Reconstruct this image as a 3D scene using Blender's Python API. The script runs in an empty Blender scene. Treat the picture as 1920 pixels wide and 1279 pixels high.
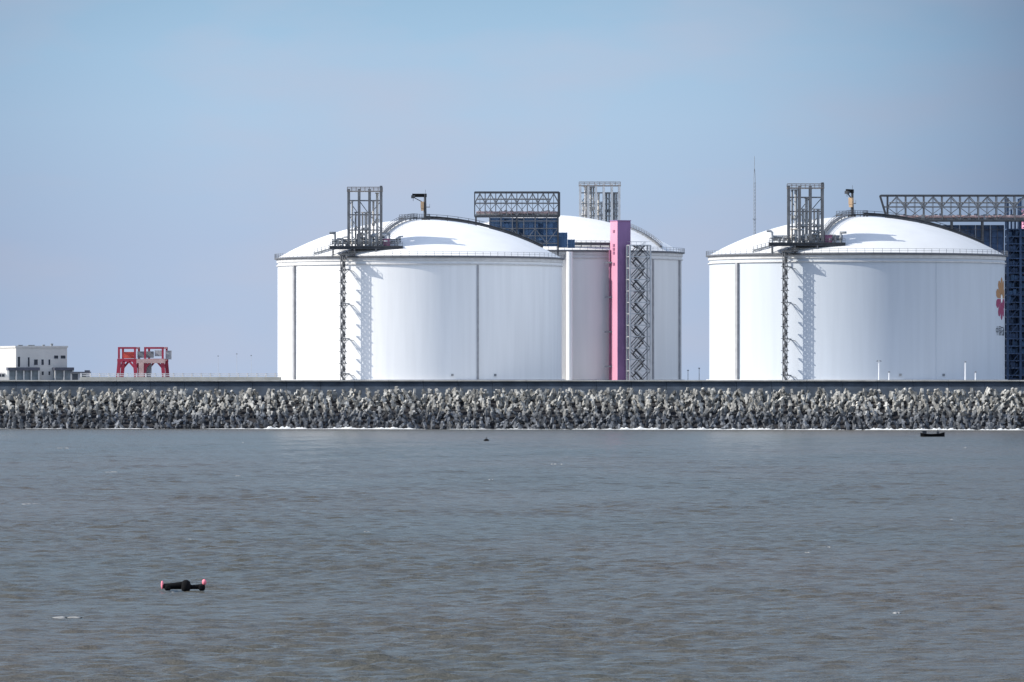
import bpy, bmesh, math, random
from mathutils import Vector, Matrix
from math import sin, cos, pi, sqrt, radians, atan2

random.seed(7)
sc = bpy.context.scene
C = sc.collection

# ------------------------------------------------------------------ camera, sky, sun, exposure
EXPO = 0.65
F = 12380.0            # focal length in photo pixels
HZ = 711.0             # photo row of the horizon
CAMZ = 14.0
cam_d = bpy.data.cameras.new('camera')
cam = bpy.data.objects.new('camera', cam_d)
C.objects.link(cam)
cam.location = (0, 0, CAMZ)
cam.rotation_euler = (pi / 2, 0, 0)
cam_d.sensor_width = 36
cam_d.lens = 36 * F / 1920
cam_d.shift_y = (HZ - 639.5) / 1920
cam_d.clip_start = 1
cam_d.clip_end = 60000
sc.camera = cam

SUN_EL, SUN_AZ = radians(35), radians(-100)      # azimuth clockwise from +Y
S = Vector((sin(SUN_AZ) * cos(SUN_EL), cos(SUN_AZ) * cos(SUN_EL), sin(SUN_EL)))
sun_d = bpy.data.lights.new('sun', 'SUN')
sun_d.energy = 3.5
sun_d.angle = radians(0.5)
sun_d.color = (1.0, 0.96, 0.88)
sun = bpy.data.objects.new('sun', sun_d)
C.objects.link(sun)
sun.rotation_euler = S.to_track_quat('Z', 'Y').to_euler()
sun.location = (-300, 1500, 400)

world = bpy.data.worlds.new('World')
sc.world = world
world.use_nodes = True
wn, wl = world.node_tree.nodes, world.node_tree.links
wn.clear()
sky = wn.new('ShaderNodeTexSky')
sky.sky_type = 'NISHITA'
sky.sun_disc = False
sky.sun_elevation = SUN_EL
sky.sun_rotation = SUN_AZ % (2 * pi)
sky.altitude = 10
sky.air_density = 1.0
sky.dust_density = 1.0
sky.ozone_density = 2.0
bgA = wn.new('ShaderNodeBackground'); bgA.inputs['Strength'].default_value = 0.14
wl.new(sky.outputs[0], bgA.inputs['Color'])
# the low sea haze band of the sky: a colour by elevation and azimuth, with faint thin cloud
tc = wn.new('ShaderNodeTexCoord')
sep = wn.new('ShaderNodeSeparateXYZ')
wl.new(tc.outputs['Generated'], sep.inputs[0])
def wmath(op, a, b=None, c=None):
    n = wn.new('ShaderNodeMath'); n.operation = op
    for i, v in enumerate((a, b, c)):
        if v is None: continue
        if isinstance(v, (int, float)): n.inputs[i].default_value = v
        else: wl.new(v, n.inputs[i])
    return n.outputs[0]
def wmap(v, a, b):
    n = wn.new('ShaderNodeMapRange'); n.clamp = True
    wl.new(v, n.inputs[0]); n.inputs[1].default_value = a; n.inputs[2].default_value = b
    return n.outputs[0]
ramp = wn.new('ShaderNodeValToRGB')
wl.new(wmap(sep.outputs['Z'], 0.0, 0.06), ramp.inputs[0])
cr = ramp.color_ramp
def skycol(r, g, b):
    f = lambda c: ((c / 255 + 0.055) / 1.055) ** 2.4 / 2 ** EXPO
    return (f(r), f(g), f(b), 1)
cr.elements[0].position = 0.0;  cr.elements[0].color = skycol(177, 195, 223)
cr.elements[1].position = 1.0;  cr.elements[1].color = skycol(154, 189, 218)
e = cr.elements.new(0.35); e.color = skycol(176, 195, 223)
e = cr.elements.new(0.65); e.color = skycol(174, 201, 228)
e = cr.elements.new(0.82); e.color = skycol(167, 199, 227)
noi = wn.new('ShaderNodeTexNoise'); noi.inputs['Scale'].default_value = 24; noi.inputs['Detail'].default_value = 4
mp = wn.new('ShaderNodeMapping'); mp.inputs['Scale'].default_value = (1, 1, 3.2)
wl.new(tc.outputs['Generated'], mp.inputs[0]); wl.new(mp.outputs[0], noi.inputs['Vector'])
cl = wmap(noi.outputs[0], 0.42, 0.72)
mixc = wn.new('ShaderNodeMix'); mixc.data_type = 'RGBA'
wl.new(wmath('MULTIPLY', cl, 0.62), mixc.inputs[0])
wl.new(ramp.outputs[0], mixc.inputs[6]); mixc.inputs[7].default_value = skycol(188, 196, 217)
# lens edge falloff put into the sky colour, darker towards both sides
side = wmath('POWER', wmap(sep.outputs['X'], 0.0, 0.085), 2.3)
dk = wmath('MULTIPLY_ADD', side, -0.54, 1.0)
side2 = wmath('POWER', wmap(sep.outputs['X'], -0.04, -0.09), 1.5)
dk = wmath('MULTIPLY', dk, wmath('MULTIPLY_ADD', side2, -0.22, 1.0))
comb = wn.new('ShaderNodeCombineXYZ')
wl.new(wmath('POWER', dk, 1.12), comb.inputs[0]); wl.new(dk, comb.inputs[1]); wl.new(wmath('POWER', dk, 0.82), comb.inputs[2])
mul = wn.new('ShaderNodeVectorMath'); mul.operation = 'MULTIPLY'
wl.new(mixc.outputs[2], mul.inputs[0]); wl.new(comb.outputs[0], mul.inputs[1])
bgB = wn.new('ShaderNodeBackground'); bgB.inputs['Strength'].default_value = 1.0
wl.new(mul.outputs[0], bgB.inputs['Color'])
mixs = wn.new('ShaderNodeMixShader')
wl.new(wmap(sep.outputs['Z'], 0.08, 0.30), mixs.inputs[0])
wl.new(bgB.outputs[0], mixs.inputs[1]); wl.new(bgA.outputs[0], mixs.inputs[2])
# added glow in the unseen sky at right, lifting the tanks' shaded sides
dp = wn.new('ShaderNodeVectorMath'); dp.operation = 'DOT_PRODUCT'
wl.new(tc.outputs['Generated'], dp.inputs[0]); dp.inputs[1].default_value = Vector((0.88, -0.28, 0.38)).normalized()
fill_glow = wmath('MULTIPLY', wmap(dp.outputs['Value'], 0.55, 0.95), wmap(sep.outputs['Z'], 0.06, 0.16))
bgC = wn.new('ShaderNodeBackground'); bgC.inputs['Color'].default_value = (1.0, 0.98, 0.95, 1)
wl.new(wmath('MULTIPLY', fill_glow, 0.55), bgC.inputs['Strength'])
adds = wn.new('ShaderNodeAddShader')
wl.new(mixs.outputs[0], adds.inputs[0]); wl.new(bgC.outputs[0], adds.inputs[1])
wo = wn.new('ShaderNodeOutputWorld')
wl.new(adds.outputs[0], wo.inputs[0])

sc.view_settings.view_transform = 'Standard'
sc.view_settings.look = 'None'
sc.view_settings.gamma = 1
sc.view_settings.exposure = EXPO
try:
    sc.cycles.filter_width = 1.5
except Exception:
    pass

# ------------------------------------------------------------------ helpers
def at(px, py, d):
    return Vector(((px - 960) * d / F, d, CAMZ + (HZ - py) * d / F))
def xw(px, d): return (px - 960) * d / F
def zw(py, d): return CAMZ + (HZ - py) * d / F

class MB:
    def __init__(s): s.v = []; s.f = []; s.sm = []
    def add(s, vs, fs, smooth=False):
        o = len(s.v)
        s.v += [tuple(p) for p in vs]
        s.f += [tuple(i + o for i in f) for f in fs]
        s.sm += [smooth] * len(fs)
    def box(s, x0, x1, y0, y1, z0, z1):
        s.add([(x0,y0,z0),(x1,y0,z0),(x1,y1,z0),(x0,y1,z0),(x0,y0,z1),(x1,y0,z1),(x1,y1,z1),(x0,y1,z1)],
              [(3,2,1,0),(4,5,6,7),(0,1,5,4),(1,2,6,5),(2,3,7,6),(3,0,4,7)])
    def bar(s, a, b, w, h=None):
        h = h or w
        a, b = Vector(a), Vector(b)
        d = (b - a)
        if d.length < 1e-6: return
        d.normalize()
        up = Vector((0, 0, 1)) if abs(d.z) < 0.95 else Vector((0, 1, 0))
        sx = d.cross(up).normalized() * w / 2
        sy = sx.cross(d).normalized() * h / 2
        vs = [a - sx - sy, a + sx - sy, a + sx + sy, a - sx + sy, b - sx - sy, b + sx - sy, b + sx + sy, b - sx + sy]
        s.add(vs, [(3,2,1,0),(4,5,6,7),(0,1,5,4),(1,2,6,5),(2,3,7,6),(3,0,4,7)])
    def tube(s, pts, r, n=8, cap=True):
        pts = [Vector(p) for p in pts]
        vs = []; prev = None
        for i, p in enumerate(pts):
            d = (pts[min(i+1, len(pts)-1)] - pts[max(i-1, 0)]).normalized()
            up = Vector((0,0,1)) if abs(d.z) < 0.95 else Vector((0,1,0))
            u = d.cross(up).normalized(); w = u.cross(d).normalized()
            rr = r[i] if isinstance(r, (list, tuple)) else r
            for k in range(n):
                t = 2*pi*k/n
                vs.append(p + u*cos(t)*rr + w*sin(t)*rr)
        fs = []
        for i in range(len(pts)-1):
            for k in range(n):
                k2 = (k+1) % n
                fs.append((i*n+k, i*n+k2, (i+1)*n+k2, (i+1)*n+k))
        s.add(vs, fs, True)
        if cap:
            s.add(vs[:n], [tuple(range(n))[::-1]]); s.add(vs[-n:], [tuple(range(n))])
    def lathe(s, prof, n=192, smooth=True, close_top=False):
        vs = []; fs = []
        for (r, z) in prof:
            for k in range(n):
                t = 2*pi*k/n
                vs.append((r*sin(t), -r*cos(t), z))
        for i in range(len(prof)-1):
            for k in range(n):
                k2 = (k+1) % n
                fs.append((i*n+k, i*n+k2, (i+1)*n+k2, (i+1)*n+k))
        s.add(vs, fs, smooth)
        if close_top:
            i = len(prof)-1
            s.add([vs[i*n+k] for k in range(n)], [tuple(range(n))])
    def build(s, name, m, parent=None):
        me = bpy.data.meshes.new(name)
        me.from_pydata(s.v, [], s.f)
        me.polygons.foreach_set('use_smooth', s.sm)
        me.materials.append(m)
        me.update()
        o = bpy.data.objects.new(name, me)
        C.objects.link(o)
        if parent is not None: o.parent = parent
        return o

def tag(o, label=None, cat=None, group=None, kind=None):
    if label: o['label'] = label
    if cat: o['category'] = cat
    if group: o['group'] = group
    if kind: o['kind'] = kind
    return o
def thing(name, label, cat, loc, rz=0, group=None):
    o = bpy.data.objects.new(name, None); C.objects.link(o)
    o.empty_display_size = 1
    o.location = loc; o.rotation_euler = (0, 0, rz)
    return tag(o, label, cat, group)

def mat(name, col, rough=0.6, var=0.12, scale=(0.6, 0.6, 0.6), metal=0.0, bump=0.0, detail=5, spec=0.4):
    m = bpy.data.materials.new(name); m.use_nodes = True
    nt = m.node_tree; n, l = nt.nodes, nt.links
    b = n['Principled BSDF']
    b.inputs['Roughness'].default_value = rough
    b.inputs['Metallic'].default_value = metal
    b.inputs['Specular IOR Level'].default_value = spec
    t = n.new('ShaderNodeTexCoord'); mpn = n.new('ShaderNodeMapping'); mpn.inputs['Scale'].default_value = scale
    l.new(t.outputs['Object'], mpn.inputs[0])
    no = n.new('ShaderNodeTexNoise'); no.inputs['Scale'].default_value = 1; no.inputs['Detail'].default_value = detail
    l.new(mpn.outputs[0], no.inputs['Vector'])
    r = n.new('ShaderNodeValToRGB')
    r.color_ramp.elements[0].position = 0.3; r.color_ramp.elements[1].position = 0.7
    r.color_ramp.elements[0].color = tuple(c * (1 - var) for c in col) + (1,)
    r.color_ramp.elements[1].color = tuple(min(1, c * (1 + var)) for c in col) + (1,)
    l.new(no.outputs[0], r.inputs[0]); l.new(r.outputs[0], b.inputs['Base Color'])
    if bump:
        bn = n.new('ShaderNodeBump'); bn.inputs['Strength'].default_value = bump; bn.inputs['Distance'].default_value = 0.1
        l.new(no.outputs[0], bn.inputs['Height']); l.new(bn.outputs[0], b.inputs['Normal'])
    return m

M = {}
M['white'] = mat('white_tank_paint', (0.78, 0.78, 0.78), 0.42, 0.045, (0.5, 0.5, 0.03), spec=0.5)
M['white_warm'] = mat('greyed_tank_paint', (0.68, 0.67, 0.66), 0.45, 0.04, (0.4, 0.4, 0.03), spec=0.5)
M['white_shaded'] = mat('shaded_white_tank_paint', (0.52, 0.555, 0.60), 0.42, 0.035, (0.5, 0.5, 0.03), spec=0.5)  # right tank's deeper shade put into its paint tone
M['dome_shaded'] = mat('shaded_dome_paint', (0.68, 0.68, 0.67), 0.5, 0.04, (0.15, 0.15, 0.15))  # right dome's duller light put into its paint tone
M['dome'] = mat('white_dome_paint', (0.80, 0.79, 0.77), 0.5, 0.04, (0.15, 0.15, 0.15))
M['grey_conc'] = mat('grey_concrete', (0.33, 0.33, 0.34), 0.8, 0.15)
M['pale_conc'] = mat('pale_concrete', (0.58, 0.57, 0.56), 0.8, 0.1)
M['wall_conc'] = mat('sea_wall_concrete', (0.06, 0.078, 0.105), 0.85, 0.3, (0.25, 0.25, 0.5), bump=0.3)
M['cope'] = mat('coping_concrete', (0.30, 0.30, 0.29), 0.85, 0.2, (0.3, 0.3, 0.5))
M['tan_conc'] = mat('tan_concrete', (0.36, 0.35, 0.31), 0.85, 0.15, (0.3, 0.3, 0.3))
M['dark'] = mat('dark_steel', (0.045, 0.048, 0.055), 0.55, 0.3)
M['rail'] = mat('rail_steel', (0.13, 0.135, 0.145), 0.5, 0.25)
M['galv'] = mat('galvanised_steel', (0.46, 0.47, 0.48), 0.45, 0.15, metal=0.3)
M['midgrey'] = mat('grey_steel', (0.22, 0.235, 0.25), 0.5, 0.2)
M['eave'] = mat('eave_steel', (0.12, 0.125, 0.14), 0.6, 0.15)
M['cream'] = mat('cream_pipe', (0.62, 0.58, 0.53), 0.5, 0.12)
M['navy'] = mat('navy_steel', (0.042, 0.075, 0.145), 0.55, 0.3)
M['blue'] = mat('blue_cladding', (0.065, 0.125, 0.225), 0.55, 0.22, (0.8, 0.8, 0.2))
M['pipe_pink'] = mat('primer_and_sunlit_red', (0.45, 0.31, 0.29), 0.55, 0.2)  # primer on the pipes; on the crane, sunlight put into the red
M['lift_red'] = mat('pink_red_paint', (0.60, 0.27, 0.37), 0.5, 0.08, (0.3, 0.3, 0.1))
M['lift_purple'] = mat('purple_panel', (0.23, 0.125, 0.26), 0.55, 0.15, (0.3, 0.3, 0.1))
M['maroon'] = mat('maroon_cabinet', (0.24, 0.10, 0.17), 0.5, 0.15)
M['crane_red'] = mat('crane_red_paint', (0.30, 0.028, 0.055), 0.45, 0.2)
M['hoist_red'] = mat('orange_red_paint', (0.66, 0.10, 0.07), 0.5, 0.15)
M['ochre'] = mat('ochre_paint', (0.42, 0.29, 0.18), 0.5, 0.1)
M['bldg'] = mat('cream_wall_render', (0.52, 0.505, 0.48), 0.85, 0.05, (0.4, 0.4, 0.2))
M['bglass'] = mat('dark_window_glass', (0.03, 0.035, 0.045), 0.15, 0.2, spec=0.6)
M['slate'] = mat('slate_canopy', (0.07, 0.075, 0.10), 0.6, 0.2)
M['porch'] = mat('shaded_porch_glass', (0.17, 0.20, 0.22), 0.3, 0.25)
M['emb_orange'] = mat('orange_emblem', (0.34, 0.17, 0.065), 0.6, 0.06)
M['emb_red'] = mat('crimson_emblem', (0.25, 0.022, 0.085), 0.6, 0.06)
M['emb_grey'] = mat('grey_lettering', (0.10, 0.11, 0.13), 0.6, 0.06)
M['pink'] = mat('pink_float', (0.85, 0.22, 0.28), 0.5, 0.08)
M['black'] = mat('black_tarred_timber', (0.008, 0.008, 0.009), 0.9, 0.3, (3, 3, 3), spec=0.1)
M['foam'] = mat('sea_foam', (0.62, 0.62, 0.60), 0.9, 0.2, (0.6, 0.6, 0.6), bump=0.4)
M['whitecap'] = mat('whitecap_foam', (0.25, 0.248, 0.24), 0.9, 0.35, (2, 2, 2))
M['deck_grey'] = mat('weathered_deck_steel', (0.20, 0.18, 0.17), 0.7, 0.2)
M['earth'] = mat('site_ground', (0.34, 0.345, 0.35), 0.95, 0.2, (0.05, 0.05, 0.05))
M['slope'] = mat('gap_shade_rubble', (0.02, 0.02, 0.023), 0.95, 0.4, (0.8, 0.8, 0.8))  # near black carries the deep shade in gaps between blocks
M['tyre'] = mat('tyre_rubber', (0.03, 0.03, 0.03), 0.8, 0.2)

# armour blocks: grey concrete, wet and algae dark below the tide mark
def armour_mat():
    m = bpy.data.materials.new('armour_concrete'); m.use_nodes = True
    n, l = m.node_tree.nodes, m.node_tree.links
    b = n['Principled BSDF']; b.inputs['Roughness'].default_value = 0.85
    g = n.new('ShaderNodeNewGeometry'); sp = n.new('ShaderNodeSeparateXYZ'); l.new(g.outputs['Position'], sp.inputs[0])
    no = n.new('ShaderNodeTexNoise'); no.inputs['Scale'].default_value = 0.35; no.inputs['Detail'].default_value = 5
    l.new(g.outputs['Position'], no.inputs['Vector'])
    ma = n.new('ShaderNodeMath'); ma.operation = 'MULTIPLY_ADD'
    l.new(no.outputs[0], ma.inputs[0]); ma.inputs[1].default_value = 5.0; l.new(sp.outputs['Z'], ma.inputs[2])
    mr = n.new('ShaderNodeMapRange'); l.new(ma.outputs[0], mr.inputs[0]); mr.inputs[1].default_value = 6.3; mr.inputs[2].default_value = 8.6
    no2 = n.new('ShaderNodeTexNoise'); no2.inputs['Scale'].default_value = 0.9; no2.inputs['Detail'].default_value = 3
    l.new(g.outputs['Position'], no2.inputs['Vector'])
    r2 = n.new('ShaderNodeValToRGB'); l.new(no2.outputs[0], r2.inputs[0])
    r2.color_ramp.elements[0].position = 0.3; r2.color_ramp.elements[0].color = (0.15, 0.147, 0.137, 1)
    r2.color_ramp.elements[1].position = 0.68; r2.color_ramp.elements[1].color = (0.40, 0.39, 0.36, 1)
    r3 = n.new('ShaderNodeValToRGB'); l.new(no2.outputs[0], r3.inputs[0])
    r3.color_ramp.elements[0].position = 0.3; r3.color_ramp.elements[0].color = (0.028, 0.034, 0.046, 1)
    r3.color_ramp.elements[1].position = 0.7; r3.color_ramp.elements[1].color = (0.16, 0.168, 0.18, 1)
    mx = n.new('ShaderNodeMix'); mx.data_type = 'RGBA'
    l.new(mr.outputs[0], mx.inputs[0]); l.new(r3.outputs[0], mx.inputs[6]); l.new(r2.outputs[0], mx.inputs[7])
    vo = n.new('ShaderNodeTexVoronoi'); vo.inputs['Scale'].default_value = 0.75
    l.new(g.outputs['Position'], vo.inputs['Vector'])
    sv = n.new('ShaderNodeSeparateColor'); l.new(vo.outputs['Color'], sv.inputs[0])
    mv = n.new('ShaderNodeMapRange'); l.new(sv.outputs[0], mv.inputs[0]); mv.inputs[3].default_value = 0.42; mv.inputs[4].default_value = 1.5
    sc_ = n.new('ShaderNodeVectorMath'); sc_.operation = 'SCALE'
    l.new(mx.outputs[2], sc_.inputs[0]); l.new(mv.outputs[0], sc_.inputs['Scale'])
    l.new(sc_.outputs[0], b.inputs['Base Color'])
    return m
M['armour'] = armour_mat()

# sea water: silty grey brown under a rippled reflecting surface
def water_mat():
    m = bpy.data.materials.new('silty_sea_water'); m.use_nodes = True
    n, l = m.node_tree.nodes, m.node_tree.links
    b = n['Principled BSDF']
    b.inputs['Roughness'].default_value = 0.22
    b.inputs['IOR'].default_value = 1.33
    b.inputs['Specular IOR Level'].default_value = 0.22
    g = n.new('ShaderNodeNewGeometry')
    def noise(scale, det, sx=1.0, sy=1.0, rough=0.55):
        mpn = n.new('ShaderNodeMapping'); mpn.inputs['Scale'].default_value = (sx, sy, 1)
        mpn.inputs['Rotation'].default_value = (0, 0, 0.2)
        l.new(g.outputs['Position'], mpn.inputs[0])
        t = n.new('ShaderNodeTexNoise'); t.inputs['Scale'].default_value = scale
        t.inputs['Detail'].default_value = det; t.inputs['Roughness'].default_value = rough
        l.new(mpn.outputs[0], t.inputs['Vector']); return t.outputs[0]
    # silt patches in the water itself
    r = n.new('ShaderNodeValToRGB'); l.new(noise(0.012, 4, 1.0, 0.3), r.inputs[0])
    r.color_ramp.elements[0].position = 0.35; r.color_ramp.elements[0].color = (0.080, 0.082, 0.070, 1)
    r.color_ramp.elements[1].position = 0.65; r.color_ramp.elements[1].color = (0.100, 0.087, 0.071, 1)
    l.new(r.outputs[0], b.inputs['Base Color'])
    h2 = noise(1.7, 5, 0.42, 1.0, 0.62)
    b2 = n.new('ShaderNodeBump'); b2.inputs['Strength'].default_value = 1.0; b2.inputs['Distance'].default_value = 0.42
    l.new(h2, b2.inputs['Height'])
    l.new(b2.outputs[0], b.inputs['Normal'])
    return m
M['water'] = water_mat()

# ------------------------------------------------------------------ the setting
import numpy as np
def make_sea():
    """one sheet to the horizon; the part in front of the wall carries modelled waves"""
    rg = np.random.RandomState(5)
    nr, nc = 2400, 600
    d = 270.0 * (1880.0 / 270.0) ** (np.arange(nr) / (nr - 1))
    u = np.linspace(-1, 1, nc)
    Y = np.repeat(d[:, None], nc, 1)
    X = u[None, :] * (d[:, None] * 0.082 + 40)
    Z = np.zeros_like(X)
    n = 72
    for i in range(n):
        lam = 0.5 * (3.6 / 0.5) ** (i / (n - 1)) * rg.uniform(0.9, 1.1)
        th = 1.5 + rg.normal(0, 0.34)
        k = 2 * pi / lam
        A = WAVE * lam ** 0.85 * rg.uniform(0.6, 1.4)
        mind = (d * 0.00081 * 2.5)[:, None]
        fade = np.clip((lam - mind) / mind + 0.6, 0, 1)
        Z += fade * A * np.sin(k * (cos(th) * X + sin(th) * Y) + rg.uniform(0, 6.28))
    # wave groups: calmer and rougher patches
    g = np.zeros_like(X)
    for i in range(14):
        lam = rg.uniform(25, 120); th = rg.uniform(0, pi); k = 2 * pi / lam
        g += np.sin(k * (cos(th) * X + sin(th) * Y) + rg.uniform(0, 6.28))
    Z *= 1 + 0.16 * np.clip(g / 2.6, -2, 2.5)
    Z = Z + np.abs(Z) * Z * 0.6            # peaked crests, flatter troughs
    edge = np.clip((1 - np.abs(u)) / 0.08, 0, 1)[None, :] * np.clip((d - 270) / 15, 0, 1)[:, None] * np.clip((1880 - d) / 40, 0, 1)[:, None]
    shore = np.clip((1846 + X * -0.215 - Y) / 40, 0.25, 1)
    Z = Z * edge * shore - 0.5 * (1 - np.clip(edge * 4, 0, 1))
    co = np.stack([X, Y, Z], -1).reshape(-1, 3)
    a = (np.arange(nr - 1)[:, None] * nc + np.arange(nc - 1)[None, :]).reshape(-1)
    q = np.stack([a, a + 1, a + nc + 1, a + nc], -1)
    big = np.array([(-30000, -2000, -0.45), (30000, -2000, -0.45), (30000, 45000, -0.45), (-30000, 45000, -0.45)], float)
    o = len(co)
    co = np.concatenate([co, big]); q = np.concatenate([q, [[o, o + 1, o + 2, o + 3]]])
    me = bpy.data.meshes.new('sea')
    me.vertices.add(len(co)); me.vertices.foreach_set('co', co.astype(np.float32).ravel())
    me.loops.add(len(q) * 4); me.loops.foreach_set('vertex_index', q.astype(np.int32).ravel())
    me.polygons.add(len(q)); me.polygons.foreach_set('loop_start', (np.arange(len(q)) * 4).astype(np.int32))
    me.polygons.foreach_set('loop_total', np.full(len(q), 4, np.int32))
    me.polygons.foreach_set('use_smooth', np.ones(len(q), bool))
    me.materials.append(M['water'])
    me.update(); me.validate()
    ob = bpy.data.objects.new('sea', me); C.objects.link(ob)
    return ob
WAVE = 0.0066
tag(make_sea(), kind='structure')

# shoreline frame: t runs along the shore, n points inland
SH0 = Vector((0, 1844, 0))
ang = atan2(-62, 288)
TX = Vector((cos(ang), sin(ang), 0)); NX = Vector((-sin(ang), cos(ang), 0))
def sh(t, n_, z): return SH0 + TX * t + NX * n_ + Vector((0, 0, z))
SLOPE_N, CREST = 17.0, 9.3
prof = [(-1, -2.0), (SLOPE_N + 0.5, CREST - 2.0), (SLOPE_N + 4.5, CREST - 1.2)]
em = MB()
T0, T1 = -330, 330
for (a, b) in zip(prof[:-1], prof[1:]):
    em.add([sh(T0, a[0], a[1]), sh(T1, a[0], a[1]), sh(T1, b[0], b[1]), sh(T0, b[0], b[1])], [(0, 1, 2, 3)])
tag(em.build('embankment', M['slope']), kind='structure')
gr = MB()
gr.add([sh(T0, 20.5, 13.0), sh(T1, 20.5, 13.0), (700, 2900, 13.0), (-700, 2900, 13.0)], [(0, 1, 2, 3)])
tag(gr.build('ground', M['earth']), kind='structure')

# sea wall: stem in panels with joints, overhanging coping
WN = SLOPE_N + 3.4
swt = thing('sea_wall', 'long grey concrete sea wall with a pale overhanging coping above the armour blocks', 'sea wall', (0, 0, 0))
st = MB(); cp = MB()
t = T0
while t < T1:
    L = 10.0
    dz = random.uniform(-0.02, 0.02)
    for (a0, a1, z0, z1, mb, nn) in ((t + 0.04, t + L - 0.04, 8.0, 13.4, st, WN), (t + 0.03, t + L - 0.03, 13.4, 13.75 + dz, cp, WN - 0.8)):
        q = [sh(a0, nn, z0), sh(a1, nn, z0), sh(a1, WN + 1.2, z0), sh(a0, WN + 1.2, z0)]
        q2 = [p + Vector((0, 0, z1 - z0)) for p in q]
        mb.add(q + q2, [(3,2,1,0),(4,5,6,7),(0,1,5,4),(1,2,6,5),(2,3,7,6),(3,0,4,7)])
    t += L
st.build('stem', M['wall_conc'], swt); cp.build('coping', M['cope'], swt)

# foam where the water breaks on the blocks
fo = MB()
N = 900
rows = []
def breaker(px):
    h = 0.05
    for (a, b, k) in ((470, 780, 0.62), (1090, 1460, 0.55), (1600, 1960, 0.50), (860, 1000, 0.2), (1480, 1600, 0.25), (20, 120, 0.12), (240, 330, 0.1)):
        if a - 40 < px < b + 40:
            e_ = min(1, (px - a + 40) / 80, (b + 40 - px) / 80)
            h = max(h, 0.05 + k * e_)
    return h
for i in range(N + 1):
    tt = -165 + 330 * i / N
    p = sh(tt, 0, 0)
    px = 960 + p.x * F / p.y
    h = breaker(px) * random.uniform(0.3, 1.2) * (0.75 + 0.55 * sin(tt * 0.9) * sin(tt * 0.53 + 1)) + 0.12 * sin(tt * 0.21) * sin(tt * 0.047) - 0.03
    c = -1.6 + 0.8 * sin(tt * 0.11) + 0.4 * sin(tt * 0.37)
    rows.append([sh(tt, c - 3.2, 0.01), sh(tt, c - 2.0, h * 0.6), sh(tt, c - 1.0, h), sh(tt, c + 0.4, h * 0.75), sh(tt, c + 1.5, -0.1)])
vs = [p for r_ in rows for p in r_]
fs = [(i*5+k, (i+1)*5+k, (i+1)*5+k+1, i*5+k+1) for i in range(N) for k in range(4)]
fo.add(vs, fs, True)
tag(fo.build('sea_foam', M['foam']), kind='stuff')

# armour blocks: a trunk with two crossing arms, tapering towards its ends
def frustum_bar(mb, mtx, half, w0, w1):
    """bar along local z, half-length half, width w0 in the middle and w1 at the ends"""
    vs = []
    for (z, wd) in ((-half, w1), (-half * 0.25, w0), (half * 0.25, w0), (half, w1)):
        c = wd * 0.10
        for (x, y) in ((wd - c, -wd), (wd, -wd + c), (wd, wd - c), (wd - c, wd), (-wd + c, wd), (-wd, wd - c), (-wd, -wd + c), (-wd + c, -wd)):
            vs.append(mtx @ Vector((x, y, z)))
    fs = [tuple(range(8))[::-1], tuple(range(24, 32))]
    for i in range(3):
        for k in range(8):
            k2 = (k + 1) % 8
            fs.append((i*8+k, i*8+k2, (i+1)*8+k2, (i+1)*8+k))
    mb.add(vs, fs)
def block_geo(mtx=Matrix.Identity(4)):
    mb = MB()
    frustum_bar(mb, mtx, 1.95, 0.40, 0.34)
    frustum_bar(mb, mtx @ Matrix.Translation((0, 0, 0.75)) @ Matrix.Rotation(pi/2, 4, 'X'), 0.80, 0.33, 0.29)
    frustum_bar(mb, mtx @ Matrix.Translation((0, 0, -0.62)) @ Matrix.Rotation(pi/2, 4, 'Y'), 0.80, 0.32, 0.28)
    return mb
rb = random.Random(3)
proto = None
rest = MB()
PITCH, ROWS = 2.3, 7
n_ind = 0
for row in range(ROWS + 2):
    fr = row / (ROWS - 1)
    cnt = int(330 / PITCH)
    for k in range(cnt):
        tt = -165 + (k + 0.5 * (row % 2)) * PITCH + rb.uniform(-0.5, 0.5)
        if row < ROWS:
            n_ = -0.4 + fr * (SLOPE_N + 0.4) + rb.uniform(-0.5, 0.5)
            z = 0.1 + fr * (CREST - 0.2) + rb.uniform(-0.35, 0.45)
        else:
            if rb.random() < 0.45: continue
            n_ = SLOPE_N + rb.uniform(0.2, 1.8); z = CREST + 0.1 + rb.uniform(-0.5, 0.5)
        rot = Matrix.Rotation(rb.uniform(0, 2*pi), 4, 'Z') @ Matrix.Rotation(rb.gauss(0.1, 0.3), 4, 'X') @ Matrix.Rotation(rb.gauss(0.0, 0.45), 4, 'Y')
        s_ = rb.uniform(0.82, 1.12)
        mtx = Matrix.Translation(sh(tt, n_, z)) @ rot @ Matrix.Scale(s_, 4)
        p = sh(tt, n_, z); px = 960 + p.x * F / p.y
        if row in (1, 2, 3) and 4 < px < 1916 and n_ind < 300:
            if proto is None:
                proto = block_geo().build('armour_block', M['armour']); o = proto
                tag(o, 'weathered grey concrete armour block in the lower rows of the sea wall slope', 'armour block', 'armour blocks low on the sea wall slope')
            else:
                o = proto.copy(); C.objects.link(o)
            o.matrix_world = mtx
            n_ind += 1
        else:
            g = block_geo(mtx); rest.add(g.v, g.f)
tag(rest.build('armour_blocks_mass', M['armour']), 'grey concrete armour blocks heaped on the rest of the sea wall slope', 'armour blocks', None, 'stuff')

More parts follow.
